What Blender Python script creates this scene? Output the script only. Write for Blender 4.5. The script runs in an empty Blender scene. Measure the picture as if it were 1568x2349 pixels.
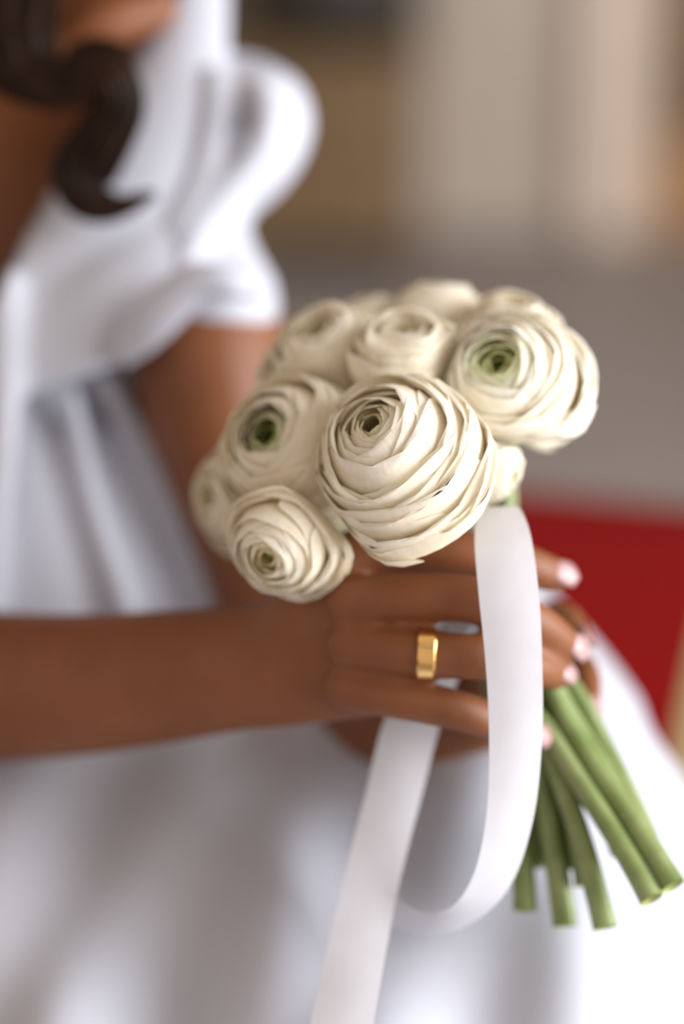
import bpy, bmesh, math, random
import numpy as np
from mathutils import Vector, Matrix

random.seed(7)
rng = np.random.default_rng(11)
scene = bpy.context.scene
COL = scene.collection

# ------------------------------------------------------------------ camera
LENS, SENSOR, W_PX, H_PX = 85.0, 24.0, 1568, 2349
PITCH = math.radians(20)
CAM_Z = 1.02
cam_data = bpy.data.cameras.new('camera')
cam_data.lens = LENS
cam_data.sensor_fit = 'HORIZONTAL'
cam_data.sensor_width = SENSOR
cam_data.clip_start = 0.02
cam_data.dof.use_dof = True
cam_data.dof.focus_distance = 0.912
cam_data.dof.aperture_fstop = 1.9
cam = bpy.data.objects.new('camera', cam_data)
COL.objects.link(cam)
cam.location = (0, 0, CAM_Z)
cam.rotation_euler = (math.pi / 2 - PITCH, 0, 0)
scene.camera = cam
CM = Matrix.Translation(cam.location) @ cam.rotation_euler.to_matrix().to_4x4()
CR = CM.to_3x3()
K = SENSOR / LENS / W_PX

# ------------------------------------------------------------------ light
world = bpy.data.worlds.new('room_ambient')
scene.world = world
world.use_nodes = True
bg = world.node_tree.nodes['Background']
bg.inputs[0].default_value = (1.0, 0.85, 0.74, 1)
bg.inputs[1].default_value = 0.58

def area(name, loc, target, sx, sy, power, color):
    d = bpy.data.lights.new(name, 'AREA')
    d.shape = 'RECTANGLE'; d.size = sx; d.size_y = sy
    d.energy = power; d.color = color
    o = bpy.data.objects.new(name, d)
    COL.objects.link(o)
    o.location = loc
    o.rotation_euler = (Vector(target) - Vector(loc)).to_track_quat('-Z', 'Y').to_euler()
    return o

area('window_right_offscreen', (2.25, 0.35, 1.1), (0, 1.0, 0.72), 2.6, 2.0, 112, (0.95, 0.97, 1.0))
scene.cycles.max_bounces = 16
scene.cycles.diffuse_bounces = 10

scene.view_settings.view_transform = 'Standard'
scene.view_settings.look = 'None'
scene.view_settings.gamma = 1.0
scene.view_settings.use_curve_mapping = False
scene.view_settings.exposure = 0.42

# ------------------------------------------------------------------ helpers
def P(px, py, d):
    """a point at picture column px, row py and distance d (metres) into the room"""
    return CM @ Vector(((px - W_PX / 2) * K * d, (H_PX / 2 - py) * K * d, -d))

def CD(x, y, z):
    """direction: right, up, towards the photographer"""
    return (CR @ Vector((x, y, z))).normalized()

FWD = CR @ Vector((0, 0, -1))

def new_mat(name):
    m = bpy.data.materials.new(name)
    m.use_nodes = True
    nt = m.node_tree
    for n in list(nt.nodes): nt.nodes.remove(n)
    out = nt.nodes.new('ShaderNodeOutputMaterial')
    return m, nt, out

def principled(nt, base, rough=0.5, **kw):
    p = nt.nodes.new('ShaderNodeBsdfPrincipled')
    p.inputs['Base Color'].default_value = (*base, 1)
    p.inputs['Roughness'].default_value = rough
    for k, v in kw.items():
        p.inputs[k.replace('_', ' ')].default_value = v
    return p

def noise_mat(name, c1, c2, scale, rough=0.5, bump=0.0, stretch=(1, 1, 1), translucent=0.0, detail=4, **kw):
    m, nt, out = new_mat(name)
    p = principled(nt, c1, rough, **kw)
    tc = nt.nodes.new('ShaderNodeTexCoord')
    mp = nt.nodes.new('ShaderNodeMapping'); mp.inputs['Scale'].default_value = stretch
    nz = nt.nodes.new('ShaderNodeTexNoise'); nz.inputs['Scale'].default_value = scale; nz.inputs['Detail'].default_value = detail
    rp = nt.nodes.new('ShaderNodeValToRGB')
    rp.color_ramp.elements[0].color = (*c1, 1); rp.color_ramp.elements[1].color = (*c2, 1)
    rp.color_ramp.elements[0].position = 0.3; rp.color_ramp.elements[1].position = 0.7
    L = nt.links.new
    L(tc.outputs['Object'], mp.inputs['Vector']); L(mp.outputs[0], nz.inputs['Vector'])
    L(nz.outputs['Fac'], rp.inputs['Fac']); L(rp.outputs['Color'], p.inputs['Base Color'])
    if bump:
        b = nt.nodes.new('ShaderNodeBump'); b.inputs['Strength'].default_value = bump; b.inputs['Distance'].default_value = 0.002
        L(nz.outputs['Fac'], b.inputs['Height']); L(b.outputs[0], p.inputs['Normal'])
    if translucent:
        t = nt.nodes.new('ShaderNodeBsdfTranslucent'); mx = nt.nodes.new('ShaderNodeMixShader')
        mx.inputs[0].default_value = translucent
        L(rp.outputs['Color'], t.inputs['Color'])
        L(p.outputs[0], mx.inputs[1]); L(t.outputs[0], mx.inputs[2]); L(mx.outputs[0], out.inputs[0])
    else:
        L(p.outputs[0], out.inputs[0])
    return m

def petal_material():
    m, nt, out = new_mat('petal')
    L = nt.links.new
    at = nt.nodes.new('ShaderNodeAttribute'); at.attribute_name = 'petal_tint'
    uv = nt.nodes.new('ShaderNodeUVMap'); uv.uv_map = 'UVMap'
    mp = nt.nodes.new('ShaderNodeMapping'); mp.inputs['Scale'].default_value = (26, 1.4, 1)
    nz = nt.nodes.new('ShaderNodeTexNoise'); nz.inputs['Scale'].default_value = 1.0; nz.inputs['Detail'].default_value = 3
    oi = nt.nodes.new('ShaderNodeObjectInfo')
    ad = nt.nodes.new('ShaderNodeVectorMath'); ad.operation = 'ADD'
    sc = nt.nodes.new('ShaderNodeMath'); sc.operation = 'MULTIPLY'; sc.inputs[1].default_value = 50
    L(oi.outputs['Random'], sc.inputs[0])
    L(uv.outputs[0], mp.inputs['Vector']); L(mp.outputs[0], ad.inputs[0]); L(sc.outputs[0], ad.inputs[1])
    L(ad.outputs[0], nz.inputs['Vector'])
    rp = nt.nodes.new('ShaderNodeMapRange'); rp.inputs['To Min'].default_value = 0.93; rp.inputs['To Max'].default_value = 1.03
    L(nz.outputs['Fac'], rp.inputs['Value'])
    mu = nt.nodes.new('ShaderNodeVectorMath'); mu.operation = 'SCALE'
    L(at.outputs['Color'], mu.inputs[0]); L(rp.outputs[0], mu.inputs['Scale'])
    bp = nt.nodes.new('ShaderNodeBump'); bp.inputs['Strength'].default_value = 0.22; bp.inputs['Distance'].default_value = 0.0012
    L(nz.outputs['Fac'], bp.inputs['Height'])
    p = principled(nt, (1, 1, 1), 0.55, Specular_IOR_Level=0.25)
    t = nt.nodes.new('ShaderNodeBsdfTranslucent')
    mx = nt.nodes.new('ShaderNodeMixShader'); mx.inputs[0].default_value = 0.38
    L(mu.outputs[0], p.inputs['Base Color']); L(mu.outputs[0], t.inputs['Color'])
    L(bp.outputs[0], p.inputs['Normal'])
    L(p.outputs[0], mx.inputs[1]); L(t.outputs[0], mx.inputs[2]); L(mx.outputs[0], out.inputs[0])
    return m

M_PETAL = petal_material()
M_STEM = noise_mat('stem_green', (0.13, 0.19, 0.045), (0.31, 0.37, 0.16), 40, 0.38, 0.15)
M_CUT = noise_mat('stem_cut', (0.36, 0.40, 0.14), (0.22, 0.27, 0.06), 300, 0.6)
M_HEART = noise_mat('flower_heart', (0.10, 0.16, 0.02), (0.20, 0.26, 0.05), 400, 0.6)
M_SEPAL = noise_mat('sepal', (0.12, 0.20, 0.04), (0.2, 0.3, 0.08), 60, 0.5)
M_SKIN = noise_mat('skin', (0.185, 0.060, 0.019), (0.225, 0.078, 0.027), 28, 0.5, 0.05, Subsurface_Weight=0.15, Subsurface_Scale=0.006, Specular_IOR_Level=0.4)
M_SKIN.node_tree.nodes['Principled BSDF'].inputs['Subsurface Radius'].default_value = (1.0, 0.35, 0.2)
M_NAIL = noise_mat('nail_varnish', (0.42, 0.25, 0.25), (0.47, 0.29, 0.29), 40, 0.16)
M_DRESS = noise_mat('white_satin', (0.48, 0.495, 0.565), (0.505, 0.52, 0.59), 14, 0.5, 0.03, Specular_IOR_Level=0.3)
M_RIBBON = noise_mat('ribbon_satin', (0.62, 0.62, 0.67), (0.65, 0.65, 0.70), 90, 0.30, 0.04, translucent=0.12)
M_GOLD = noise_mat('gold', (0.80, 0.48, 0.18), (0.86, 0.55, 0.23), 60, 0.22, Metallic=1.0)
M_HAIR = noise_mat('brown_hair', (0.006, 0.0018, 0.0006), (0.034, 0.011, 0.004), 300, 0.5, stretch=(1, 1, 0.2), Specular_IOR_Level=0.25)
M_VELVET = noise_mat('red_velvet', (0.21, 0.003, 0.003), (0.25, 0.005, 0.005), 60, 0.85, Specular_IOR_Level=0.1)
M_GILT = noise_mat('gilt_wood', (0.50, 0.32, 0.13), (0.58, 0.38, 0.17), 20, 0.55)
M_FLOOR = noise_mat('grey_floor', (0.31, 0.283, 0.275), (0.345, 0.318, 0.31), 3, 0.55)
M_WALL = noise_mat('beige_wall', (0.50, 0.43, 0.36), (0.54, 0.47, 0.395), 2, 0.85)
M_WOOD = noise_mat('brown_wood', (0.15, 0.09, 0.04), (0.22, 0.135, 0.065), 6, 0.5, stretch=(1, 1, 8))
M_DARK = noise_mat('dark_grey', (0.022, 0.018, 0.014), (0.034, 0.028, 0.022), 8, 0.5)
M_PALE = noise_mat('pale_paint', (0.80, 0.67, 0.56), (0.83, 0.70, 0.60), 4, 0.6)
M_ORANGEWOOD = noise_mat('amber_wood', (0.36, 0.19, 0.08), (0.44, 0.25, 0.11), 6, 0.5, stretch=(8, 1, 1))

def mesh_obj(name, verts, faces, mat, parent=None, smooth=True, world_coords=True):
    """one mesh object; vertices in world space are moved into the parent's space"""
    if parent is not None and world_coords:
        inv = PM[parent.name].inverted()
        verts = [inv @ Vector(v) for v in verts]
    me = bpy.data.meshes.new(name)
    me.from_pydata([tuple(v) for v in verts], [], faces)
    me.update()
    if smooth: me.polygons.foreach_set('use_smooth', [True] * len(me.polygons))
    me.materials.append(mat)
    o = bpy.data.objects.new(name, me)
    COL.objects.link(o)
    if parent is not None:
        o.parent = parent
        PM[o.name] = PM[parent.name].copy()
    else:
        PM[o.name] = Matrix.Identity(4)
    return o

PM = {}          # world matrices of things, by object name
def thing(name, label, cat, loc=(0, 0, 0), rot=None, group=None):
    o = bpy.data.objects.new(name, None)
    o.empty_display_size = 0.02
    COL.objects.link(o)
    m = Matrix.Translation(Vector(loc))
    if rot is not None: m = m @ rot.to_4x4()
    o.matrix_basis = m
    PM[o.name] = m
    tag(o, label, cat, group)
    return o

def tag(o, label, cat, group=None):
    o['label'] = label; o['category'] = cat
    if group: o['group'] = group

def struct(o):
    o['kind'] = 'structure'
    return o

def catmull(pts, n):
    """smooth resampling of rows of numbers (n steps per span)"""
    p = np.array(pts, float)
    p = np.vstack([2 * p[0] - p[1], p, 2 * p[-1] - p[-2]])
    out = []
    for i in range(1, len(p) - 2):
        for s in range(n):
            t = s / n
            a, b, c, d = p[i - 1], p[i], p[i + 1], p[i + 2]
            out.append(0.5 * ((2 * b) + (-a + c) * t + (2 * a - 5 * b + 4 * c - d) * t * t + (-a + 3 * b - 3 * c + d) * t ** 3))
    out.append(p[-2])
    return np.array(out)

def grid_faces(nu, nv, wrap=False, off=0):
    f = []
    for i in range(nu - 1):
        for j in range(nv if wrap else nv - 1):
            j2 = (j + 1) % nv
            f.append((off + i * nv + j, off + i * nv + j2, off + (i + 1) * nv + j2, off + (i + 1) * nv + j))
    return f

def loft(rows, ring=20, steps=6, cap=True):
    """rows: world x, y, z, radius across, radius in depth -> capped tube"""
    r = catmull(rows, steps)
    c = r[:, :3]
    T = np.gradient(c, axis=0)
    T /= np.linalg.norm(T, axis=1)[:, None]
    fw = np.array(FWD)
    verts, n = [], len(r)
    cs, sn = np.cos(np.linspace(0, 2 * np.pi, ring, endpoint=False)), np.sin(np.linspace(0, 2 * np.pi, ring, endpoint=False))
    rings = []
    for i in range(n):
        D = fw - T[i] * fw.dot(T[i])
        D /= max(np.linalg.norm(D), 1e-6)
        Wd = np.cross(T[i], D)
        rw, rd = max(r[i, 3], 1e-4), max(r[i, 4], 1e-4)
        rings.append((c[i], Wd, D, rw, rd, T[i]))
    def add(cc, Wd, D, rw, rd):
        for a, b in zip(cs, sn): verts.append(cc + Wd * rw * a + D * rd * b)
    nr = 0
    if cap:
        cc, Wd, D, rw, rd, t = rings[0]
        for a in (80, 55, 28):
            a = math.radians(a); add(cc - t * min(rw, rd) * math.sin(a), Wd, D, rw * math.cos(a), rd * math.cos(a)); nr += 1
    for cc, Wd, D, rw, rd, t in rings:
        add(cc, Wd, D, rw, rd); nr += 1
    if cap:
        for a in (28, 55, 80):
            a2 = math.radians(a); add(cc + t * min(rw, rd) * math.sin(a2), Wd, D, rw * math.cos(a2), rd * math.cos(a2)); nr += 1
    faces = grid_faces(nr, ring, True)
    faces.append(tuple(range(ring)))
    faces.append(tuple(range((nr - 1) * ring, nr * ring))[::-1])
    return verts, faces

def chain(pts, ratio=None):
    """rows of column, row, distance, half width in picture pixels, depth ratio -> loft rows"""
    out = []
    for q in pts:
        px, py, d, hw = q[:4]
        rt = q[4] if len(q) > 4 else (ratio or 1.0)
        v = P(px, py, d)
        out.append((v.x, v.y, v.z, hw * K * d, hw * K * d * rt))
    return out

def blob(name, lofts, mat, parent, voxel, smooth=6, factor=0.5, cut=None):
    """several closed tubes fused into one continuous skin"""
    V, F = [], []
    for v, f in lofts:
        o = len(V)
        V += [tuple(x) for x in v]
        F += [tuple(i + o for i in q) for q in f]
    me = bpy.data.meshes.new('tmp'); me.from_pydata(V, [], F)
    bm = bmesh.new(); bm.from_mesh(me)
    bmesh.ops.recalc_face_normals(bm, faces=bm.faces)
    bm.to_mesh(me); bm.free()
    t = bpy.data.objects.new('tmp', me); COL.objects.link(t)
    r = t.modifiers.new('r', 'REMESH'); r.mode = 'VOXEL'; r.voxel_size = voxel
    s = t.modifiers.new('s', 'SMOOTH'); s.iterations = smooth; s.factor = factor
    dg = bpy.context.evaluated_depsgraph_get()
    ev = t.evaluated_get(dg).to_mesh()
    n = len(ev.vertices)
    co = np.empty(n * 3, 'f'); ev.vertices.foreach_get('co', co); co = co.reshape(-1, 3)
    faces = [tuple(p.vertices) for p in ev.polygons]
    t.evaluated_get(dg).to_mesh_clear()
    bpy.data.objects.remove(t); bpy.data.meshes.remove(me)
    if cut is not None:
        keep = cut(co)
        faces = [f for f in faces if all(keep[i] for i in f)]
        used = sorted({i for f in faces for i in f}); idx = {a: b for b, a in enumerate(used)}
        faces = [tuple(idx[i] for i in f) for f in faces]; co = co[used]
    return mesh_obj(name, [Vector(map(float, c)) for c in co], faces, mat, parent)

def tube_mesh(pts, radii, ring=10):
    """round tube through world points"""
    p = np.array(pts, float)
    T = np.gradient(p, axis=0); T /= np.linalg.norm(T, axis=1)[:, None]
    ref = np.array((0.3, 0.9, 0.2))
    verts = []
    for i in range(len(p)):
        a = np.cross(T[i], ref); a /= np.linalg.norm(a); b = np.cross(T[i], a)
        for k in range(ring):
            an = 2 * math.pi * k / ring
            verts.append(p[i] + radii[i] * (a * math.cos(an) + b * math.sin(an)))
    return verts, grid_faces(len(p), ring, True)

def box(lo, hi, bevel=0.0, seg=2):
    bm = bmesh.new()
    bmesh.ops.create_cube(bm, size=1)
    lo, hi = Vector(lo), Vector(hi)
    for v in bm.verts:
        v.co = Vector(((lo[i] + hi[i]) / 2 + v.co[i] * (hi[i] - lo[i]) for i in range(3)))
    if bevel: bmesh.ops.bevel(bm, geom=bm.edges[:], offset=bevel, segments=seg, profile=0.5, affect='EDGES')
    bm.verts.index_update()
    V = [v.co.copy() for v in bm.verts]; F = [tuple(v.index for v in f.verts) for f in bm.faces]
    bm.free()
    return V, F

# ------------------------------------------------------------------ the room
WALL_Y = 4.3
o = struct(mesh_obj('floor', *box((-4, -1.5, -0.05), (4, WALL_Y + 0.1, 0)), M_FLOOR, smooth=False))
o['label'] = 'plain grey floor of the room'; 
o = struct(mesh_obj('wall_back', *box((-4, WALL_Y, 0), (4, WALL_Y + 0.1, 2.8)), M_WALL, smooth=False))
o['label'] = 'plain beige wall behind the bride'

o = struct(mesh_obj('ceiling', *box((-4, -1.5, 2.8), (4, WALL_Y + 0.1, 2.9)), M_WALL, smooth=False))  # out of view, added to hold back ambient light from above
o['label'] = 'plain beige ceiling, unseen, added to dim the light from above'

def wx(px, y=WALL_Y):      # world x of a picture column on the far wall
    return (px - W_PX / 2) * K * (y * 1.045)

# pale door casing and brown door at the right of the far wall
o = struct(mesh_obj('trim_1', *box((wx(1310), WALL_Y - 0.07, 0), (wx(1440), WALL_Y + 0.01, 2.2), 0.012), M_PALE, smooth=False))
o['label'] = 'pale upright casing beside the brown door'
door = struct(mesh_obj('door_1', *box((wx(1440), WALL_Y - 0.03, 0), (wx(1440) + 0.8, WALL_Y + 0.01, 2.1), 0.005), M_WOOD, smooth=False))
door['label'] = 'brown wooden door in the far wall'
mesh_obj('kick_panel', *box((wx(1455), WALL_Y - 0.05, 0.0), (wx(1440) + 0.77, WALL_Y - 0.02, 0.17), 0.008), M_ORANGEWOOD, door, smooth=False)
mesh_obj('door_panel', *box((wx(1475), WALL_Y - 0.042, 0.25), (wx(1440) + 0.70, WALL_Y - 0.02, 0.95), 0.008), M_WOOD, door, smooth=False)
mesh_obj('door_panel', *box((wx(1475), WALL_Y - 0.042, 1.10), (wx(1440) + 0.70, WALL_Y - 0.02, 1.95), 0.008), M_WOOD, door, smooth=False)

# low wooden cabinet against the far wall
cx0, cx1, cy0 = wx(480), wx(945), WALL_Y - 0.33
cab = thing('wooden_cabinet', 'low brown wooden cabinet against the beige wall, out of focus', 'cabinet', ((cx0 + cx1) / 2, cy0 + 0.15, 0))
mesh_obj('body', *box((cx0, cy0, 0.05), (cx1, WALL_Y - 0.005, 0.36), 0.006), M_WOOD, cab, smooth=False)
mid = (cx0 + cx1) / 2
for a, b in ((cx0 + 0.012, mid - 0.004), (mid + 0.004, cx1 - 0.012)):
    dr = mesh_obj('door', *box((a, cy0 - 0.014, 0.07), (b, cy0 + 0.004, 0.34), 0.004), M_WOOD, cab, smooth=False)
    mesh_obj('knob', *box((mid + (-0.03 if a < mid - 0.05 else 0.02), cy0 - 0.03, 0.20), (mid + (-0.02 if a < mid - 0.05 else 0.03), cy0 - 0.012, 0.21), 0.002), M_DARK, dr)
mesh_obj('top', *box((cx0 - 0.012, cy0 - 0.02, 0.355), (cx1 + 0.012, WALL_Y - 0.005, 0.375), 0.004), M_WOOD, cab, smooth=False)
for a in (cx0 + 0.01, cx1 - 0.05):
    for b in (cy0 + 0.01, WALL_Y - 0.06):
        mesh_obj('leg', *box((a, b, 0), (a + 0.04, b + 0.04, 0.055), 0.004), M_DARK, cab, smooth=False)

# dark planter bowl on the cabinet
def lathe(cx, cy, prof, ring=32):
    V = [Vector((cx + r * math.cos(2 * math.pi * k / ring), cy + r * math.sin(2 * math.pi * k / ring), z)) for r, z in prof for k in range(ring)]
    F = grid_faces(len(prof), ring, True)
    F.append(tuple(range(ring))[::-1])
    return V, F
bowl = mesh_obj('planter_bowl', *lathe(mid + 0.04, cy0 + 0.16, [(0.09, 0.375), (0.14, 0.385), (0.16, 0.42), (0.165, 0.66), (0.152, 0.66), (0.14, 0.45), (0.1, 0.42), (0.001, 0.42)]), M_DARK)
tag(bowl, 'dark grey bowl standing on the low wooden cabinet', 'bowl')

# ------------------------------------------------------------------ red bench with gilt frame
BL, BW, BZ = 0.86, 0.475, 0.45            # length, depth and seat height; local x runs along the bench, right front corner at x = 0, y = 0
yaw = Matrix.Rotation(math.radians(-16), 3, 'Z')
bench = thing('upholstered_bench', 'red velvet bench with a gilded wooden frame under the bride', 'bench', (0.190, 1.122, 0), yaw)
def bpart(name, vf, mat, smooth=True): return mesh_obj(name, *vf, mat, bench, smooth, world_coords=False)
bpart('seat_cushion', box((-BL, 0, BZ - 0.09), (0, BW, BZ), 0.03, 5), M_VELVET)
for y in (-0.006, BW - 0.024): bpart('seat_rail', box((-BL, y, BZ - 0.16), (0, y + 0.03, BZ - 0.08), 0.008), M_GILT)
for x in (-BL - 0.006, -0.024): bpart('seat_rail', box((x, 0, BZ - 0.16), (x + 0.03, BW, BZ - 0.08), 0.008), M_GILT)
leg_prof = [(0.018, 0), (0.022, 0.02), (0.014, 0.05), (0.02, 0.16), (0.026, 0.26), (0.018, 0.285), (0.028, 0.30)]
for x in (-BL + 0.02, -0.015):
    for y in (0.02, BW - 0.02): bpart('leg', lathe(x, y, leg_prof, 16), M_GILT)
for x, s in ((-0.002, 1), (-BL + 0.005, -1)):
    pts = catmull([(x - 0.008 * s, 0.01, BZ - 0.10), (x - 0.004 * s, 0.0, BZ + 0.03), (x + 0.004 * s, 0.02, BZ + 0.11), (x + 0.02 * s, 0.07, BZ + 0.165)], 6)
    bpart('arm_post', tube_mesh(pts, np.linspace(0.019, 0.012, len(pts)), 14), M_GILT)
    pts = catmull([(x + 0.012 * s, 0.03, BZ + 0.15), (x + 0.02 * s, 0.10, BZ + 0.175), (x + 0.02 * s, 0.25, BZ + 0.165), (x + 0.01 * s, BW - 0.03, BZ + 0.18)], 6)
    bpart('arm_rest', tube_mesh(pts, np.linspace(0.014, 0.016, len(pts)), 14), M_GILT)
    bpart('arm_post', tube_mesh([(x + 0.005 * s, BW - 0.04, BZ - 0.1 + 0.28 * t) for t in np.linspace(0, 1, 6)], [0.014] * 6, 14), M_GILT)

# ------------------------------------------------------------------ the bride
person = thing('person', 'bride in a white satin gown, seated, holding the bouquet with both hands', 'person', (-0.12, 1.22, 0.0))

right_fingers = {
    'index':  [(790, 1290, .984, 62), (900, 1262, .984, 58), (1060, 1268, .982, 55), (1190, 1295, .988, 50), (1268, 1320, .996, 42)],
    'middle': [(800, 1378, .972, 60), (950, 1370, .958, 58), (1090, 1378, .956, 56), (1215, 1425, .966, 52), (1296, 1482, .982, 43)],
    'ring':   [(800, 1480, .970, 58), (970, 1500, .955, 56), (1095, 1508, .955, 53), (1205, 1526, .967, 48), (1272, 1546, .983, 39)],
    'little': [(790, 1575, .974, 54), (925, 1602, .962, 51), (1050, 1630, .962, 47), (1150, 1662, .972, 43), (1215, 1686, .984, 35)],
}
left_fingers = [
    [(1130, 1500, 1.062, 52), (1225, 1440, 1.062, 50), (1290, 1425, 1.045, 46), (1320, 1470, 1.025, 38)],
    [(1150, 1560, 1.062, 52), (1250, 1520, 1.062, 50), (1325, 1535, 1.045, 45), (1345, 1600, 1.022, 36), (1346, 1625, 1.016, 32)],
    [(1150, 1620, 1.060, 50), (1250, 1610, 1.062, 47), (1330, 1640, 1.048, 42), (1350, 1690, 1.035, 34)],
    [(1130, 1680, 1.056, 46), (1220, 1690, 1.058, 42), (1280, 1715, 1.05, 36)],
]
body = []
# right forearm and hand
body.append(loft(chain([(-560, 1540, 1.16, 200, 1), (-300, 1565, 1.13, 195, .95), (-80, 1575, 1.10, 180, .9), (150, 1572, 1.065, 166, .86), (350, 1555, 1.04, 155, .8), (540, 1532, 1.015, 146, .72), (660, 1515, 1.0, 155, .6), (760, 1475, .988, 190, .42), (830, 1445, .982, 200, .33)])))
for f in right_fingers.values(): body.append(loft(chain(f), ring=16, steps=8))
body.append(loft(chain([(640, 1440, 1.0, 80, .8), (745, 1325, 1.010, 76, .9), (845, 1255, 1.028, 62), (950, 1222, 1.047, 56), (1035, 1215, 1.056, 47)]), ring=16))
# right upper arm and shoulder (beyond the frame)
body.append(loft(chain([(-560, 1540, 1.17, 200), (-520, 1100, 1.22, 210), (-420, 500, 1.24, 225), (-330, 180, 1.24, 230)])))
# left arm and hand
body.append(loft(chain([(390, 270, 1.25, 165), (405, 500, 1.23, 135), (472, 700, 1.21, 162), (478, 860, 1.20, 172), (545, 1100, 1.21, 158), (622, 1330, 1.22, 145), (668, 1540, 1.225, 135), (690, 1640, 1.21, 122, .9)])))
body.append(loft(chain([(660, 1630, 1.22, 120, .9), (760, 1640, 1.165, 118, .9), (880, 1655, 1.095, 105, .8), (980, 1645, 1.06, 108, .6), (1070, 1610, 1.05, 125, .42), (1140, 1580, 1.055, 128, .34)])))
for f in left_fingers: body.append(loft(chain(f), ring=16, steps=8))
body.append(loft(chain([(980, 1600, 1.055, 70), (1040, 1490, 1.056, 58), (1090, 1410, 1.054, 50), (1125, 1345, 1.052, 42)]), ring=16))
# trunk, neck
body.append(loft(chain([(110, 1460, 1.275, 380, .5), (100, 1400, 1.27, 370, .55), (60, 1050, 1.265, 340, .55), (50, 650, 1.265, 430, .5), (60, 350, 1.27, 480, .42), (70, 150, 1.28, 420, .38)])))
body.append(loft(chain([(-330, 180, 1.26, 190, .8), (-100, 60, 1.28, 180, .7), (150, 30, 1.28, 190, .7), (330, 140, 1.26, 170, .8), (395, 260, 1.25, 160)])))
body.append(loft(chain([(90, 120, 1.29, 190, .95), (80, -120, 1.28, 165, 1), (60, -320, 1.265, 165, 1)])))
# collar bone
body.append(loft(chain([(70, 130, 1.185, 30), (220, 60, 1.18, 60), (350, 20, 1.19, 60)]), ring=12))
# head
body.append(loft(chain([(40, -300, 1.22, 150, 1.1), (30, -420, 1.215, 235, 1.25), (30, -600, 1.23, 280, 1.3), (35, -800, 1.24, 285, 1.28), (40, -960, 1.25, 200, 1.2)])))
body.append(loft(chain([(28, -520, 1.135, 36), (30, -600, 1.137, 24), (32, -690, 1.15, 18)]), ring=12))
pv = [(-0.115, 1.225, 0.535, 0.11, 0.075), (-0.11, 1.26, 0.532, 0.115, 0.078), (-0.105, 1.29, 0.530, 0.10, 0.075)]
body.append(loft(pv))
body_obj = blob('body', body, M_SKIN, person, 0.0017, 8)

def chain_spheres(pts, ratio=None):
    out = []
    r = catmull(chain(pts, ratio), 6)
    T = np.gradient(r[:, :3], axis=0); T /= np.linalg.norm(T, axis=1)[:, None]
    fw = np.array(FWD)
    for q, t in zip(r, T):
        w = np.cross(t, fw); w /= max(np.linalg.norm(w), 1e-6)
        m = min(q[3], q[4]); ext = max(0.0, q[3] - m)
        for o in (np.linspace(-ext, ext, max(2, int(ext / 0.004) + 1)) if ext > 0.001 else (0.0,)):
            out.append((*(q[:3] + w * o), m))
    return out
HANDS = []
for f in list(right_fingers.values()) + left_fingers: HANDS += chain_spheres(f)
HANDS += chain_spheres([(350, 1555, 1.04, 155, .8), (540, 1532, 1.015, 146, .72), (660, 1515, 1.0, 155, .6), (760, 1475, .988, 190, .42), (830, 1445, .982, 200, .33)])
HANDS += chain_spheres([(640, 1440, 1.0, 80, .8), (745, 1325, 1.010, 76, .9), (845, 1255, 1.028, 62), (950, 1222, 1.047, 56), (1035, 1215, 1.056, 47)])
HANDS += chain_spheres([(880, 1655, 1.095, 105, .8), (980, 1645, 1.06, 108, .6), (1070, 1610, 1.05, 125, .42), (1140, 1580, 1.055, 128, .34)])
HANDS += chain_spheres([(980, 1600, 1.055, 70), (1040, 1490, 1.056, 58), (1090, 1410, 1.054, 50), (1125, 1345, 1.052, 42)])
HANDS = np.array(HANDS)

def push_out(p, margin):
    """points moved off the surface of the hands"""
    p = np.array(p, float)
    for _ in range(3):
        v = p[:, None, :] - HANDS[None, :, :3]
        d = np.linalg.norm(v, axis=2); pen = HANDS[None, :, 3] + margin - d
        k = pen.argmax(axis=1); i = np.arange(len(p)); m = pen[i, k]
        hit = m > 0
        p[hit] += (v[i, k] / np.maximum(d[i, k], 1e-6)[:, None] * m[:, None])[hit]
    return p

# ---- finger nails
def nail(tip, prev, r_px, dorsal, half_w=0.0052, length=0.0125):
    a, b = P(*prev[:3]), P(*tip[:3])
    t = (b - a).normalized()
    dv = CD(*dorsal); dv = (dv - t * dv.dot(t)).normalized()
    w = t.cross(dv)
    r = r_px * K * tip[2]
    V, n = [], 9
    for i in range(n):
        s = i / (n - 1)
        hw = half_w * (0.80 + 0.2 * math.sin(s * math.pi)) * (1 if s < 0.75 else math.sqrt(max(0.05, 1 - ((s - 0.75) / 0.27) ** 2)))
        for j in range(7):
            q = (j / 6) * 2 - 1
            V.append(b + t * (s * length - length * 0.30) + w * (q * hw) + dv * (r * 0.93 + 0.0005 - 0.0016 * q * q - 0.0032 * (s - 0.3) ** 2))
    o = mesh_obj('fingernail', V, grid_faces(n, 7), M_NAIL, body_obj)
    so = o.modifiers.new('thickness', 'SOLIDIFY'); so.thickness = 0.0006; so.offset = 0
    return o
for key, dr in (('index', (.15, .35, .9)), ('middle', (.1, .35, .9)), ('ring', (.25, .35, .85)), ('little', (.2, .3, .9))):
    f = right_fingers[key]; nail(f[-1], f[-2], f[-1][3], dr)
for f in left_fingers: nail(f[-1], f[-2], f[-1][3], (.75, .25, .45))

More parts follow.
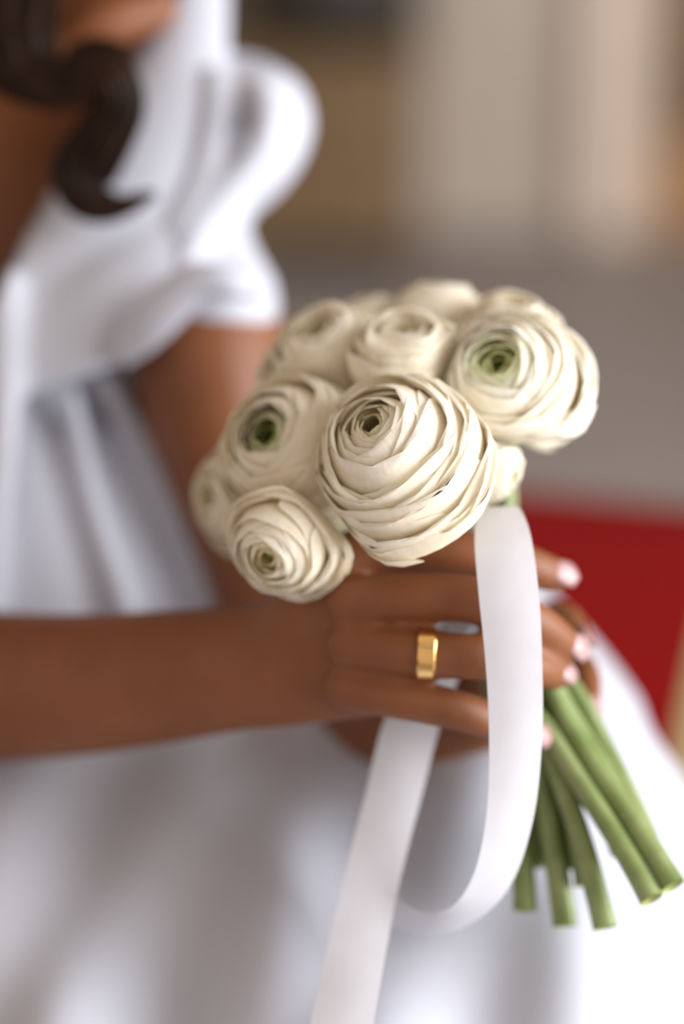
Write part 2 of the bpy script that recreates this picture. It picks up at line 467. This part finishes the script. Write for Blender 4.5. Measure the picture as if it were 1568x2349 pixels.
# ---- ring on the right hand
def ring_band():
    a, b = P(*right_fingers['ring'][1][:3]), P(*right_fingers['ring'][2][:3])
    c = a + (b - a) * 0.05
    t = (b - a).normalized()
    dv = CD(0, 0.1, 1); dv = (dv - t * dv.dot(t)).normalized(); w = t.cross(dv)
    V, n = [], 48
    r = 56 * K * .955
    prof = [(-.0036, .0002), (-.0036, .0013), (-.0028, .0019), (.0028, .0019), (.0036, .0013), (.0036, .0002)]
    for k in range(n):
        an = 2 * math.pi * k / n
        for x, h in prof: V.append(c + t * x + (dv * math.cos(an) + w * math.sin(an)) * (r + h - .0006))
    F = []
    m = len(prof)
    for k in range(n):
        for j in range(m):
            F.append((k * m + j, k * m + (j + 1) % m, ((k + 1) % n) * m + (j + 1) % m, ((k + 1) % n) * m + j))
    o = mesh_obj('ring', V, F, M_GOLD, smooth=False)
    tag(o, 'wide polished gold ring on the finger of the near hand', 'ring')
ring_band()

# ---- dress
def proj(co):
    inv = np.array(CM.inverted())
    h = np.c_[co, np.ones(len(co))] @ inv.T
    d = -h[:, 2]
    return h[:, 0] / d / K + W_PX / 2, H_PX / 2 - h[:, 1] / d / K, d

def neck_cut(co):
    """the deep V neckline, cut on both sides of the breast bone"""
    px, py, d = proj(co)
    edge = np.interp(py, [-400, 0, 160, 300, 450, 660, 860], [560, 395, 285, 195, 105, 0, -110])
    edge2 = np.interp(py, [-400, 0, 660, 860], [-700, -560, -225, -112])
    inside = (px < edge) & (px > edge2) & (d < 1.36)
    return ~inside

dress_parts = []
# bodice
dress_parts.append(loft(chain([(70, 1470, 1.278, 440, .75), (60, 1400, 1.275, 440, .95), (10, 1130, 1.27, 390, 1.05), (-15, 900, 1.27, 330, 1.2), (30, 700, 1.27, 400, 1.0), (60, 380, 1.28, 440, .7), (80, 200, 1.28, 360, .5)])))
# strap standing up over the shoulder and crossing the chest
dress_parts.append(loft(chain([(300, -40, 1.40, 70, .9), (370, -150, 1.35, 80, .9), (425, -165, 1.29, 88, .8), (432, -60, 1.245, 95, .8), (415, 120, 1.215, 115, .7), (370, 330, 1.195, 170, .55), (270, 530, 1.18, 175, .5), (110, 700, 1.165, 150, .45), (-60, 820, 1.16, 130, .4)]), steps=6))
dress_parts.append(loft(chain([(-300, 0, 1.40, 70, .9), (-340, -60, 1.34, 80, .8), (-340, 30, 1.24, 95, .6), (-310, 250, 1.20, 110, .5), (-230, 520, 1.18, 120, .45), (-130, 760, 1.165, 120, .4)])))
# draped band sweeping from the sleeve across the chest
dress_parts.append(loft(chain([(500, 570, 1.195, 95, .7), (420, 590, 1.175, 118, .5), (290, 700, 1.155, 120, .4), (120, 780, 1.155, 115, .35), (-60, 820, 1.16, 110, .35)])))
# soft folds
dress_parts.append(loft(chain([(235, 870, 1.195, 34), (340, 1050, 1.21, 42), (440, 1250, 1.22, 46), (490, 1450, 1.22, 42)]), ring=12))
dress_parts.append(loft(chain([(10, 640, 1.145, 40), (0, 900, 1.15, 52), (-25, 1150, 1.16, 60), (-60, 1400, 1.165, 60)]), ring=12))
dress_parts.append(loft(chain([(160, 900, 1.18, 30), (210, 1150, 1.188, 38), (290, 1400, 1.19, 44)]), ring=12))
dress = blob('dress', dress_parts, M_DRESS, person, 0.003, 22, 0.6, cut=neck_cut)
so = dress.modifiers.new('thickness', 'SOLIDIFY'); so.thickness = 0.002; so.offset = -1
dress['label'] = 'white satin gown with a deep V neckline'
# puffed sleeve
sl = []
sl.append(loft(chain([(545, 205, 1.235, 112, .75), (562, 265, 1.225, 158, .85), (540, 340, 1.22, 150, .9), (470, 440, 1.215, 122, 1.0), (448, 520, 1.21, 122, 1.15), (462, 620, 1.205, 142, 1.05), (486, 700, 1.20, 160, 1.05)]), steps=8))
sl.append(loft(chain([(485, 170, 1.225, 70), (470, 300, 1.215, 112), (430, 430, 1.205, 118), (400, 560, 1.20, 120)]), ring=16))
sl.append(loft(chain([(590, 210, 1.19, 40), (615, 285, 1.178, 46), (570, 380, 1.178, 42), (480, 500, 1.172, 36), (410, 620, 1.162, 40)]), ring=12))
sl.append(loft(chain([(490, 170, 1.195, 36), (490, 290, 1.185, 44), (450, 420, 1.178, 44), (380, 540, 1.17, 40)]), ring=12))
sl.append(loft(chain([(600, 665, 1.15, 38, .8), (530, 650, 1.13, 48, .8), (450, 645, 1.13, 56, .7), (350, 735, 1.135, 66, .5), (260, 815, 1.145, 56, .4)]), ring=12))
blob('sleeve', sl, M_DRESS, dress, 0.003, 24, 0.6)

# skirt: gathered at the waist, over the lap and down to the floor
def skirt():
    cx, cy = -0.10, 1.08
    NA, NR1, NR2 = 300, 44, 26
    bench_inv = Matrix.Rotation(math.radians(16), 2)
    V = []
    def lap(x, y):
        z = 0.493 + 0.042 * np.tanh((y - 0.86) / 0.12)
        z += 0.064 * np.exp(-(((x - 0.065) / 0.070) ** 2 + ((y - 1.08) / 0.10) ** 2))
        z += 0.03 * np.exp(-(((x + 0.13) / 0.1) ** 2 + ((y - 1.12) / 0.08) ** 2))
        # broad soft folds running towards the knees
        z += 0.010 * np.sin((x + 0.35 * (y - 0.8)) * 52 + 1.0) * np.clip((1.12 - y) / 0.3, 0, 1)
        z += 0.005 * np.sin((x - 0.25 * (y - 0.8)) * 95 + 0.5) * np.clip((1.12 - y) / 0.3, 0, 1)
        return z
    for i in range(NR1 + NR2):
        for k in range(NA):
            a = 2 * math.pi * k / NA
            ca, sa = math.cos(a), math.sin(a)
            ex = 0.246 if ca > 0 else 0.36
            ey = 0.20 + 0.10 * max(0, -ca) if sa > 0 else 0.42
            E = 1 / math.sqrt((ca / ex) ** 2 + (sa / ey) ** 2)
            if i < NR1:
                r = i / (NR1 - 1)
                x, y = cx + ca * E * r, cy + sa * E * r
                z = lap(x, y) - 0.03 * r ** 8
            else:
                q = (i - NR1 + 1) / NR2
                fold = 1 + 0.10 * math.sin(a * 17 + 0.7) * q + 0.05 * math.sin(a * 31) * q
                x0, y0 = cx + ca * E, cy + sa * E
                out = (0.045 * math.sin(min(1, q * 3) * math.pi / 2) + 0.16 * q) * fold
                k = min(1, max(0, (sa + 0.08) / 0.13)) if ca > 0 else min(1, max(0, (sa - 0.0) / 0.3))
                out *= 1 - (0.90 if ca > 0 else 0.68) * k
                x, y = x0 + ca * out, y0 + sa * out
                z = (lap(x0, y0) - 0.03) * (1 - q) ** 1.0 * (1 - 0.25 * math.sin(q * math.pi) * 0) + 0.002
            lx, ly = bench_inv @ Vector((x - 0.190, y - 1.122))
            if -BL - 0.01 < lx < 0.012 and -0.012 < ly < BW: z = max(z, BZ + 0.004)
            V.append((x, y, z))
    F = grid_faces(NR1 + NR2, NA, True)
    o = mesh_obj('skirt', [Vector(v) for v in V], F, M_DRESS, dress)
    so = o.modifiers.new('thickness', 'SOLIDIFY'); so.thickness = 0.002; so.offset = -1
skirt()

# ---- hair: one long curl hanging over the shoulder, and the cap of hair on the head
def hair_lock(guide, strands, seed):
    g = catmull([(*P(a, b, d + 0.032), w * K * d) for a, b, d, w in guide], 8)
    rr = np.random.default_rng(seed)
    c, wd = g[:, :3], g[:, 3] * 1.25
    T = np.gradient(c, axis=0); T /= np.linalg.norm(T, axis=1)[:, None]
    fw = np.array(FWD)
    N1 = np.cross(T, fw); N1 /= np.maximum(np.linalg.norm(N1, axis=1)[:, None], 1e-6)
    N2 = np.cross(T, N1)
    s = np.linspace(0, 1, len(g))
    V, F = [], []
    for _ in range(strands):
        a, q = rr.uniform(0, 2 * math.pi), math.sqrt(rr.uniform(0, 1))
        tw = rr.uniform(-1.0, 1.0)
        an = a + tw * s
        p = c + N1 * (np.cos(an) * q * wd)[:, None] + N2 * (np.sin(an) * q * wd * 0.7)[:, None]
        e = rr.uniform(0.9, 1.0)
        keep = s <= e
        v, f = tube_mesh(p[keep], 0.0011 * (1 - 0.7 * s[keep]), 5)
        o = len(V); V += v; F += [tuple(i + o for i in x) for x in f]
    return V, F
HV, HF = [], []
for gd, n, sd in (
    ([(40, -500, 1.2, 130), (30, -200, 1.16, 100), (50, -40, 1.12, 75), (40, 80, 1.10, 72), (70, 165, 1.095, 60), (150, 195, 1.09, 46), (215, 170, 1.085, 40), (262, 185, 1.085, 44), (275, 245, 1.09, 48), (235, 320, 1.095, 58), (195, 390, 1.1, 62), (200, 450, 1.1, 48), (270, 475, 1.1, 26), (370, 438, 1.1, 6)], 210, 3),
    ([(100, -400, 1.2, 100), (80, -60, 1.14, 60), (75, 120, 1.10, 50), (140, 205, 1.10, 40), (190, 120, 1.10, 22), (260, 130, 1.095, 30), (290, 200, 1.095, 26), (255, 300, 1.1, 40), (165, 380, 1.1, 40), (190, 462, 1.1, 34), (250, 478, 1.1, 18), (330, 460, 1.1, 5)], 110, 4),
    ([(-120, -500, 1.2, 130), (-110, -100, 1.15, 70), (-60, 60, 1.11, 60), (20, 160, 1.1, 50), (110, 215, 1.095, 30), (200, 215, 1.09, 24)], 90, 5)):
    v, f = hair_lock(gd, n, sd)
    o = len(HV); HV += v; HF += [tuple(i + o for i in x) for x in f]
hair = mesh_obj('hair', [Vector(v) for v in HV], HF, M_HAIR, person)
hair['label'] = 'dark brown hair falling in one loose curl'
blob('hair_crown', [loft(chain([(60, -240, 1.33, 200, .6), (50, -420, 1.31, 290, .8), (45, -650, 1.28, 320, 1.2), (45, -850, 1.265, 310, 1.4), (45, -1010, 1.26, 210, 1.5)]))], M_HAIR, hair, 0.004, 4)

# ------------------------------------------------------------------ ranunculus flowers
def petal_grid(rr, t, phi0, hw, zr, dip, flare, asym, wave, tone, R, nu=15, nv=14):
    """one petal of a cupped bloom: base at the bottom, rim at radius t and height zr (unit bloom)"""
    V, C, UV = [], [], []
    rho = t + (0.17 * (1 - t) + 0.02 if t < 0.56 else 0.06 * (1 - t))
    b0 = np.array((0.03, -0.72)); b3 = np.array((t, zr))
    b1 = np.array((1.12 * rho + 0.05, -0.70)); b2 = np.array((1.12 * rho + 0.07 * (1 - t) + 0.04, zr - 0.30 * (1 - 0.4 * t)))
    ph1, ph2 = rr.uniform(0, 6.28), rr.uniform(0, 6.28)
    notch = rr.uniform(0, 0.05); na = rr.uniform(-0.4, 0.4)
    v0 = 0.62 + 0.16 * (1 - min(1, t))
    for j in range(nv):
        v = 1 - (1 - j / (nv - 1)) ** 1.5
        e = max(0.0, (v - v0) / (1 - v0))
        wf = max(0.03, (1 - min(1, e) ** 2.6) ** 0.5)
        for i in range(nu):
            u0 = i / (nu - 1) * 2 - 1
            u = u0 * wf
            s = v * (1 + 0.03 * asym * u - notch * math.exp(-((u - na) / 0.12) ** 2) * e)
            s = min(1, s)
            q = (1 - s) ** 3 * b0 + 3 * (1 - s) ** 2 * s * b1 + 3 * (1 - s) * s * s * b2 + s ** 3 * b3
            r, z = q
            sp = 0.055 - 0.015 * t
            r *= 1 + sp * u * asym / max(0.35, t + 0.25)
            edge = max(0, (v - 0.72) / 0.28)
            r += flare * edge ** 2 * (1 - 0.3 * u * u)
            z += wave * edge * math.sin(u * 3.1 + ph1) * 0.6
            r += wave * edge * math.sin(u * 4.3 + ph2)
            z -= abs(flare) * 0.35 * edge ** 3
            an = phi0 + u * hw * (0.42 + 0.58 * min(1, s * 1.9) ** 0.7)
            V.append((R * r * math.cos(an), R * r * math.sin(an), R * z))
            base, tip = tone
            f = min(1, max(0, (s - 0.25) / 0.6)); f = f * f * (3 - 2 * f)
            C.append([base[k] * (1 - f) + tip[k] * f for k in range(3)] + [1])
            UV.append(((u + 1) / 2, v))
    return V, C, UV

CREAM = (0.985, 0.925, 0.77); LIT_WHITE = (0.99, 0.975, 0.92); YELLOW = (0.98, 0.90, 0.62)  # the white tips paint window light into the right-hand blooms
GREEN = (0.50, 0.56, 0.16); LIME = (0.78, 0.80, 0.42); PALE = (0.94, 0.88, 0.66)

IVORY = (0.98, 0.94, 0.84)

def smoothmix(a, b, f):
    f = min(1, max(0, f)); return tuple(a[i] * (1 - f) + b[i] * f for i in range(3))

def axes(axis):
    zax = CD(*axis)
    xax = CD(1, 0, 0); xax = (xax - zax * xax.dot(zax)).normalized()
    return zax, Matrix((xax, zax.cross(xax), zax)).transposed()

HEADS = []
def press(idx, pts):
    """where two blooms meet their petals flatten against one another; petals also bend off the hands"""
    p = np.array(pts, float)
    ci, Ri = HEADS[idx]
    for _ in range(2):
        for j, (cj, Rj) in enumerate(HEADS):
            if j == idx: continue
            n = cj - ci; D = np.linalg.norm(n); n = n / D
            if D > (Ri + Rj) * 1.25: continue
            lim = (D * D + (0.92 * Ri) ** 2 - (0.92 * Rj) ** 2) / (2 * D) + 0.0012
            k = 0.72 * lim if lim > 0 else lim - 0.004
            h = (p - ci) @ n
            over = h > k
            nh = k + (lim - k) * (1 - np.exp(-(h - k) / (lim - k)))
            p[over] += np.outer((nh - h)[over], n)
    q = push_out(p, 0.0004) - p
    n = np.linalg.norm(q, axis=1)[:, None]
    return p + q * np.minimum(1, 0.0035 / np.maximum(n, 1e-9))

def flower(idx, label, px, py, d, r_px, axis, layers, heart, seed, stem_via, stem_end, openness=0.0, spin=0.0, tipcol=IVORY):
    R = r_px * K * d
    c = P(px, py, d)
    zax, rot = axes(axis)
    inv = (Matrix.Translation(c) @ rot.to_4x4()).inverted()
    fw = inv.inverted()
    def pressed(V):
        return [inv @ Vector(q) for q in press(idx, [tuple(fw @ Vector(v)) for v in V])]
    rr = random.Random(seed)
    th = thing('ranunculus_flower', label, 'flower', c, rot, 'white ranunculus flowers of the bouquet')
    phi = spin
    rows = []
    for L in range(layers):
        q = (L + 0.3) / (layers - 0.7)
        t = 0.06 + 0.92 * q ** 0.97 + 0.03 * math.sin(L * 2.2 + seed) * min(1, 2 * q)
        if 0.50 < t < 0.60: t = 0.49 if t < 0.55 else 0.63
        n = 3 if t < 0.25 else 4 if t < 0.56 else 5
        for k in range(n):
            rows.append((t, phi + k * 2 * math.pi / n + rr.uniform(-.35, .35), n))
        phi += 2 * math.pi / n * 0.5 + 0.35
    for k in range(5): rows.append((1.0, phi + k * 2 * math.pi / 5 + rr.uniform(-.3, .3), 5))
    for t, an, n in rows:
        tt = max(0.05, t + rr.uniform(-0.05, 0.05) * min(1, 0.2 + t))
        if t < 0.56: zr = 0.54 - 0.22 * (tt / 0.55) ** 2
        else: zr = 0.31 - 0.56 * max(0, (tt - 0.56) / 0.44) ** 1.15
        dip = (0.13 + 0.25 * openness) * math.exp(-(tt / (0.18 + 0.15 * openness)) ** 2)
        zr += -dip + rr.uniform(-0.09, 0.07) * (0.25 + t)
        hw = (math.pi * 2 / n) * rr.uniform(0.85, 1.12)
        flare = (0.0 if t < 0.25 else rr.uniform(-0.05, 0.03) if t < 0.56 else rr.uniform(-0.02, 0.06) if t < 0.93 else rr.uniform(0.0, 0.12))
        if t < 0.45:
            tip = smoothmix(heart, tipcol, (t - 0.06) / (0.34 if heart == LIME else 0.20)); base = smoothmix(heart, YELLOW, (t - 0.05) / 0.4)
        else:
            tip = smoothmix(tipcol, CREAM, rr.uniform(0, .6)); base = smoothmix(YELLOW, CREAM, rr.uniform(.3, .9))
        V, C, UV = petal_grid(rr, tt, an, hw, zr, dip, flare, rr.uniform(.5, 1.5), (0.010 + 0.042 * t) * (2.2 if 'ruffled' in label else 1), (base, tip), R)
        V = pressed(V)
        o = mesh_obj('petal', V, grid_faces(14, 15), M_PETAL, th, world_coords=False)
        me = o.data
        ca = me.color_attributes.new('petal_tint', 'FLOAT_COLOR', 'POINT')
        ca.data.foreach_set('color', np.array(C, 'f').ravel())
        ul = me.uv_layers.new(name='UVMap')
        vi = np.empty(len(me.loops), 'i'); me.loops.foreach_get('vertex_index', vi)
        ul.data.foreach_set('uv', np.array(UV, 'f')[vi].ravel())
    # heart
    zb = 0.50 - 0.16 - 0.25 * openness - 0.14
    hv, hf = [], []
    for i in range(6):
        for k in range(12):
            a = 2 * math.pi * k / 12; rad = 0.10 * math.cos(i / 5 * math.pi / 2)
            hv.append((R * rad * math.cos(a), R * rad * math.sin(a), R * (zb + 0.12 * math.sin(i / 5 * math.pi / 2))))
    mesh_obj('heart', pressed(hv), grid_faces(6, 12, True), M_HEART, th, world_coords=False)
    # sepals
    for k in range(5):
        a0 = 2 * math.pi * k / 5 + spin
        V = []
        for i in range(6):
            s = i / 5
            for j in range(5):
                u = j / 4 * 2 - 1
                a = a0 + u * 0.5 * math.sin(min(1, s + .15) * math.pi) ** .6
                rad = 0.05 + 0.48 * s; z = -0.76 + 0.10 * s * s
                V.append((R * rad * math.cos(a), R * rad * math.sin(a), R * z))
        mesh_obj('sepal', pressed(V), grid_faces(6, 5), M_SEPAL, th, world_coords=False)
    # course of the stem: from under the bloom, through the hands, to the cut end
    p0, p1 = press(idx, [tuple(c - zax * R * 0.66), tuple(c - zax * R * 0.95)])
    v1 = stem_via[1]
    mid_pt = (v1[0] * .42 + stem_end[0] * .58 + 14, v1[1] * .42 + stem_end[1] * .58, v1[2] * .42 + stem_end[2] * .58)
    pts = catmull([tuple(p0), tuple(p1), tuple(P(*stem_via[0])), tuple(P(*v1)), tuple(P(*mid_pt)), tuple(P(*stem_end))], 10)
    # even spacing
    L = np.r_[0, np.cumsum(np.linalg.norm(np.diff(pts, axis=0), axis=1))]
    pts = np.array([[np.interp(t, L, pts[:, k]) for k in range(3)] for t in np.linspace(0, L[-1], 60)])
    rad = np.interp(np.linspace(0, 1, 60), [0, .25, .5, .75, .97, 1], [.0026, .0032, .0036, .0044, .0049, .0052]) * rr.uniform(.93, 1.05)
    return th, pts, rad

def settle_stems(stems):
    """stems slide apart, off the hands and round the other blooms, as a tied bundle does"""
    X = np.array([q[1] for q in stems]); Rd = np.array([q[2] for q in stems])
    S, N, _ = X.shape
    X0 = X.copy()
    for it in range(160):
        A = X.reshape(-1, 3); r = Rd.reshape(-1)
        sid = np.repeat(np.arange(S), N)
        v = A[:, None, :] - A[None, :, :]
        d = np.linalg.norm(v, axis=2)
        pen = np.where(sid[:, None] != sid[None, :], r[:, None] + r[None, :] + 0.0002 - d, 0)
        pen = np.clip(pen, 0, 0.004)
        mv = (v / np.maximum(d, 1e-6)[:, :, None] * pen[:, :, None]).sum(1) / np.maximum(1, (pen > 0).sum(1))[:, None] * 0.5
        A = A + mv
        # other blooms
        for j, (cj, Rj) in enumerate(HEADS):
            w = A - cj; dd = np.linalg.norm(w, axis=1)
            pj = np.clip(0.92 * Rj + r - dd, 0, 0.006) * (sid != j)
            A = A + w / np.maximum(dd, 1e-6)[:, None] * pj[:, None] * 0.6
        A = 0.4 * A + 0.6 * push_out(A, r[:, None] + 0.0014)
        X = A.reshape(S, N, 3)
        sm = X.copy(); sm[:, 1:-1] = 0.5 * X[:, 1:-1] + 0.25 * (X[:, :-2] + X[:, 2:])
        wgt = 0.35 if it < 135 else 0.08
        X = X * (1 - wgt) + sm * wgt
        X[:, :2] = X0[:, :2]
    return X, Rd

FL = [
    # label, px, py, d, radius px, axis(right, up, to camera), layers, heart colour, seed, stem via..., stem end, openness, spin
    ('large full cream ranunculus in sharp focus with tightly wound tan heart', 890, 1022, .942, 230, (-.40, .50, .77), 18, PALE, 21,
     ((1095, 1330, 1.0), (1215, 1600, 1.0)), (1388, 2128, .972), 0, 0.3),
    ('bright white ranunculus with an open pale green heart', 1152, 862, .972, 190, (-.22, .40, .89), 17, LIME, 33,
     ((1150, 1420, 1.006), (1268, 1700, .99)), (1496, 2062, .957), .5, 1.1, LIT_WHITE),
    ('cream ranunculus turned sideways with a dark green heart', 655, 1025, .981, 224, (-.55, .36, .75), 17, GREEN, 45,
     ((1060, 1340, 1.01), (1190, 1620, 1.012)), (1296, 2124, .99), .35, 2.0),
    ('small half hidden ranunculus facing the bride\'s white bodice', 518, 1138, 1.028, 128, (-.78, .05, .62), 10, PALE, 58,
     ((1050, 1370, 1.02), (1170, 1640, 1.02)), (1204, 2088, .995), .4, .4),
    ('loose yellow-tinged ranunculus hanging low over the wrist', 636, 1256, .955, 148, (-.40, -.44, .80), 10, YELLOW, 61,
     ((1045, 1390, 1.005), (1160, 1650, 1.015)), (1240, 1985, 1.01), .1, .9),
    ('tan-shadowed ranunculus between the sideways bloom and the deep cupped one', 742, 795, 1.006, 160, (-.30, .72, .62), 11, PALE, 72,
     ((1090, 1310, 1.02), (1230, 1590, 1.015)), (1345, 2030, .99), .5, .2),
    ('ruffled ranunculus with a deep tan cup above the sharp large bloom', 930, 805, .986, 170, (-.02, .86, .50), 12, PALE, 83,
     ((1168, 1410, 1.004), (1306, 1690, .993)), (1540, 2034, .96), .55, 1.6),
    ('ranunculus at the crown of the bouquet with upturned petals', 1005, 702, 1.045, 126, (.05, .97, .22), 10, PALE, 94,
     ((1205, 1400, 1.016), (1376, 1700, 1.008)), (1508, 1988, .982), .4, .7),
    ('pale ranunculus behind the bright white bloom', 1178, 742, 1.02, 136, (.15, .85, .50), 11, YELLOW, 105,
     ((1188, 1400, 1.01), (1346, 1690, 1.0)), (1470, 1972, .975), .4, 2.2),
    ('white ranunculus turned away at the outer side of the bright bloom', 1250, 870, 1.022, 132, (.55, .35, .55), 10, LIME, 116,
     ((1190, 1420, 1.022), (1318, 1720, 1.013)), (1425, 1955, .99), .3, 1.3, LIT_WHITE),
    ('white ranunculus tucked underneath beside the satin ribbon', 1152, 1080, .968, 90, (.72, -.30, .4), 9, YELLOW, 127,
     ((1120, 1360, 1.02), (1225, 1640, 1.02)), (1330, 1990, 1.0), .3, .1, LIT_WHITE),
    ('shaded ranunculus behind the tan-shadowed one and below the crown', 850, 735, 1.06, 125, (-.25, .95, .15), 9, PALE, 138,
     ((1100, 1290, 1.03), (1215, 1600, 1.025)), (1275, 1975, 1.01), .3, .5),
]
for f in FL: HEADS.append((np.array(P(f[1], f[2], f[3])), f[4] * K * f[3]))
BLOOMS = [flower(i, *f) for i, f in enumerate(FL)]
SX, SR = settle_stems(BLOOMS)
for (th, _, _), pts, rad in zip(BLOOMS, SX, SR):
    V, F = tube_mesh(pts, rad, 10)
    st = mesh_obj('stem', [Vector(v) for v in V], F, M_STEM, th)
    ring = V[-10:]; cc = sum(ring) / 10; tdir = pts[-1] - pts[-2]; tdir /= np.linalg.norm(tdir)
    CV = [Vector(v + tdir * .0002) for v in ring] + [Vector(cc + (v - cc) * .6 - tdir * .003) for v in ring]
    mesh_obj('cut_end', CV, grid_faces(2, 10, True) + [tuple(range(10, 20))], M_CUT, st)

# ------------------------------------------------------------------ satin ribbon
rib = thing('satin_ribbon', 'white satin ribbon tied round the stems with a long loop and tail', 'ribbon', P(1120, 1420, 1.0))
def strip(name, left, right, parent, nw=7):
    a = catmull([tuple(P(*q)) for q in left], 10); b = catmull([tuple(P(*q)) for q in right], 10)
    V = []
    for p, q in zip(a, b):
        for j in range(nw):
            w = j / (nw - 1)
            V.append(Vector(p + (q - p) * w) - FWD * (0.0012 * math.sin(w * math.pi)))
    o = mesh_obj(name, V, grid_faces(len(a), nw), M_RIBBON, parent)
    return o
strip('ribbon_loop',
      [(1075, 1345, .992), (1072, 1270, .995), (1080, 1200, .990), (1095, 1165, .965), (1088, 1240, .944), (1098, 1370, .934), (1113, 1520, .934), (1121, 1680, .936), (1116, 1860, .940), (1088, 2000, .946), (1035, 2080, .955), (960, 2090, .972), (900, 2030, .99), (890, 1850, 1.004), (935, 1680, 1.004), (1000, 1540, .998), (1085, 1430, .986)],
      [(1150, 1355, .992), (1152, 1280, .997), (1165, 1200, .993), (1185, 1160, .968), (1216, 1225, .946), (1236, 1370, .936), (1243, 1520, .936), (1243, 1690, .940), (1222, 1880, .948), (1165, 2040, .960), (1060, 2130, .974), (950, 2142, .988), (860, 2080, 1.0), (840, 1880, 1.012), (885, 1670, 1.012), (960, 1500, 1.004), (1075, 1370, .988)], rib)
strip('ribbon_tail',
      [(1020, 1400, 1.0), (930, 1560, 1.0), (878, 1660, .998), (838, 1820, .99), (785, 2030, .975), (735, 2240, .955), (690, 2450, .935), (660, 2600, .925)],
      [(1110, 1420, 1.0), (1050, 1560, 1.0), (1012, 1655, .998), (968, 1820, .992), (915, 2030, .98), (875, 2240, .955), (840, 2450, .935), (815, 2600, .925)], rib)
# band wound round the stems
bc0 = np.array(P(1130, 1395, 1.012)); bd = np.array((P(1215, 1600, 1.005) - P(1095, 1300, 1.01)).normalized())
ba = np.cross(bd, np.array(FWD)); ba /= np.linalg.norm(ba); bb = np.cross(bd, ba)
V = []
for i in range(9):
    pl = bc0 + bd * ((i / 8 - .5) * .05)
    cr = []
    for pts, rad in zip(SX, SR):
        h = (pts - pl) @ bd
        k = int(np.argmin(np.abs(h))); cr.append((*(pts[k] - bd * h[k]), rad[k]))
    cr = np.array(cr); cen = cr[:, :3].mean(axis=0)
    sup = []
    for k in range(40):
        u = ba * math.cos(2 * math.pi * k / 40) + bb * math.sin(2 * math.pi * k / 40)
        sup.append(((cr[:, :3] - cen) @ u + cr[:, 3]).max() + 0.0006)
    for k in range(40):                      # tight outline round the bundle
        a = 2 * math.pi * k / 40
        r = min(sup[m] / math.cos(a - 2 * math.pi * m / 40) for m in range(40) if math.cos(a - 2 * math.pi * m / 40) > 0.3)
        V.append(Vector(cen + (ba * math.cos(a) + bb * math.sin(a)) * r))
mesh_obj('ribbon_band', V, grid_faces(9, 40, True), M_RIBBON, rib)
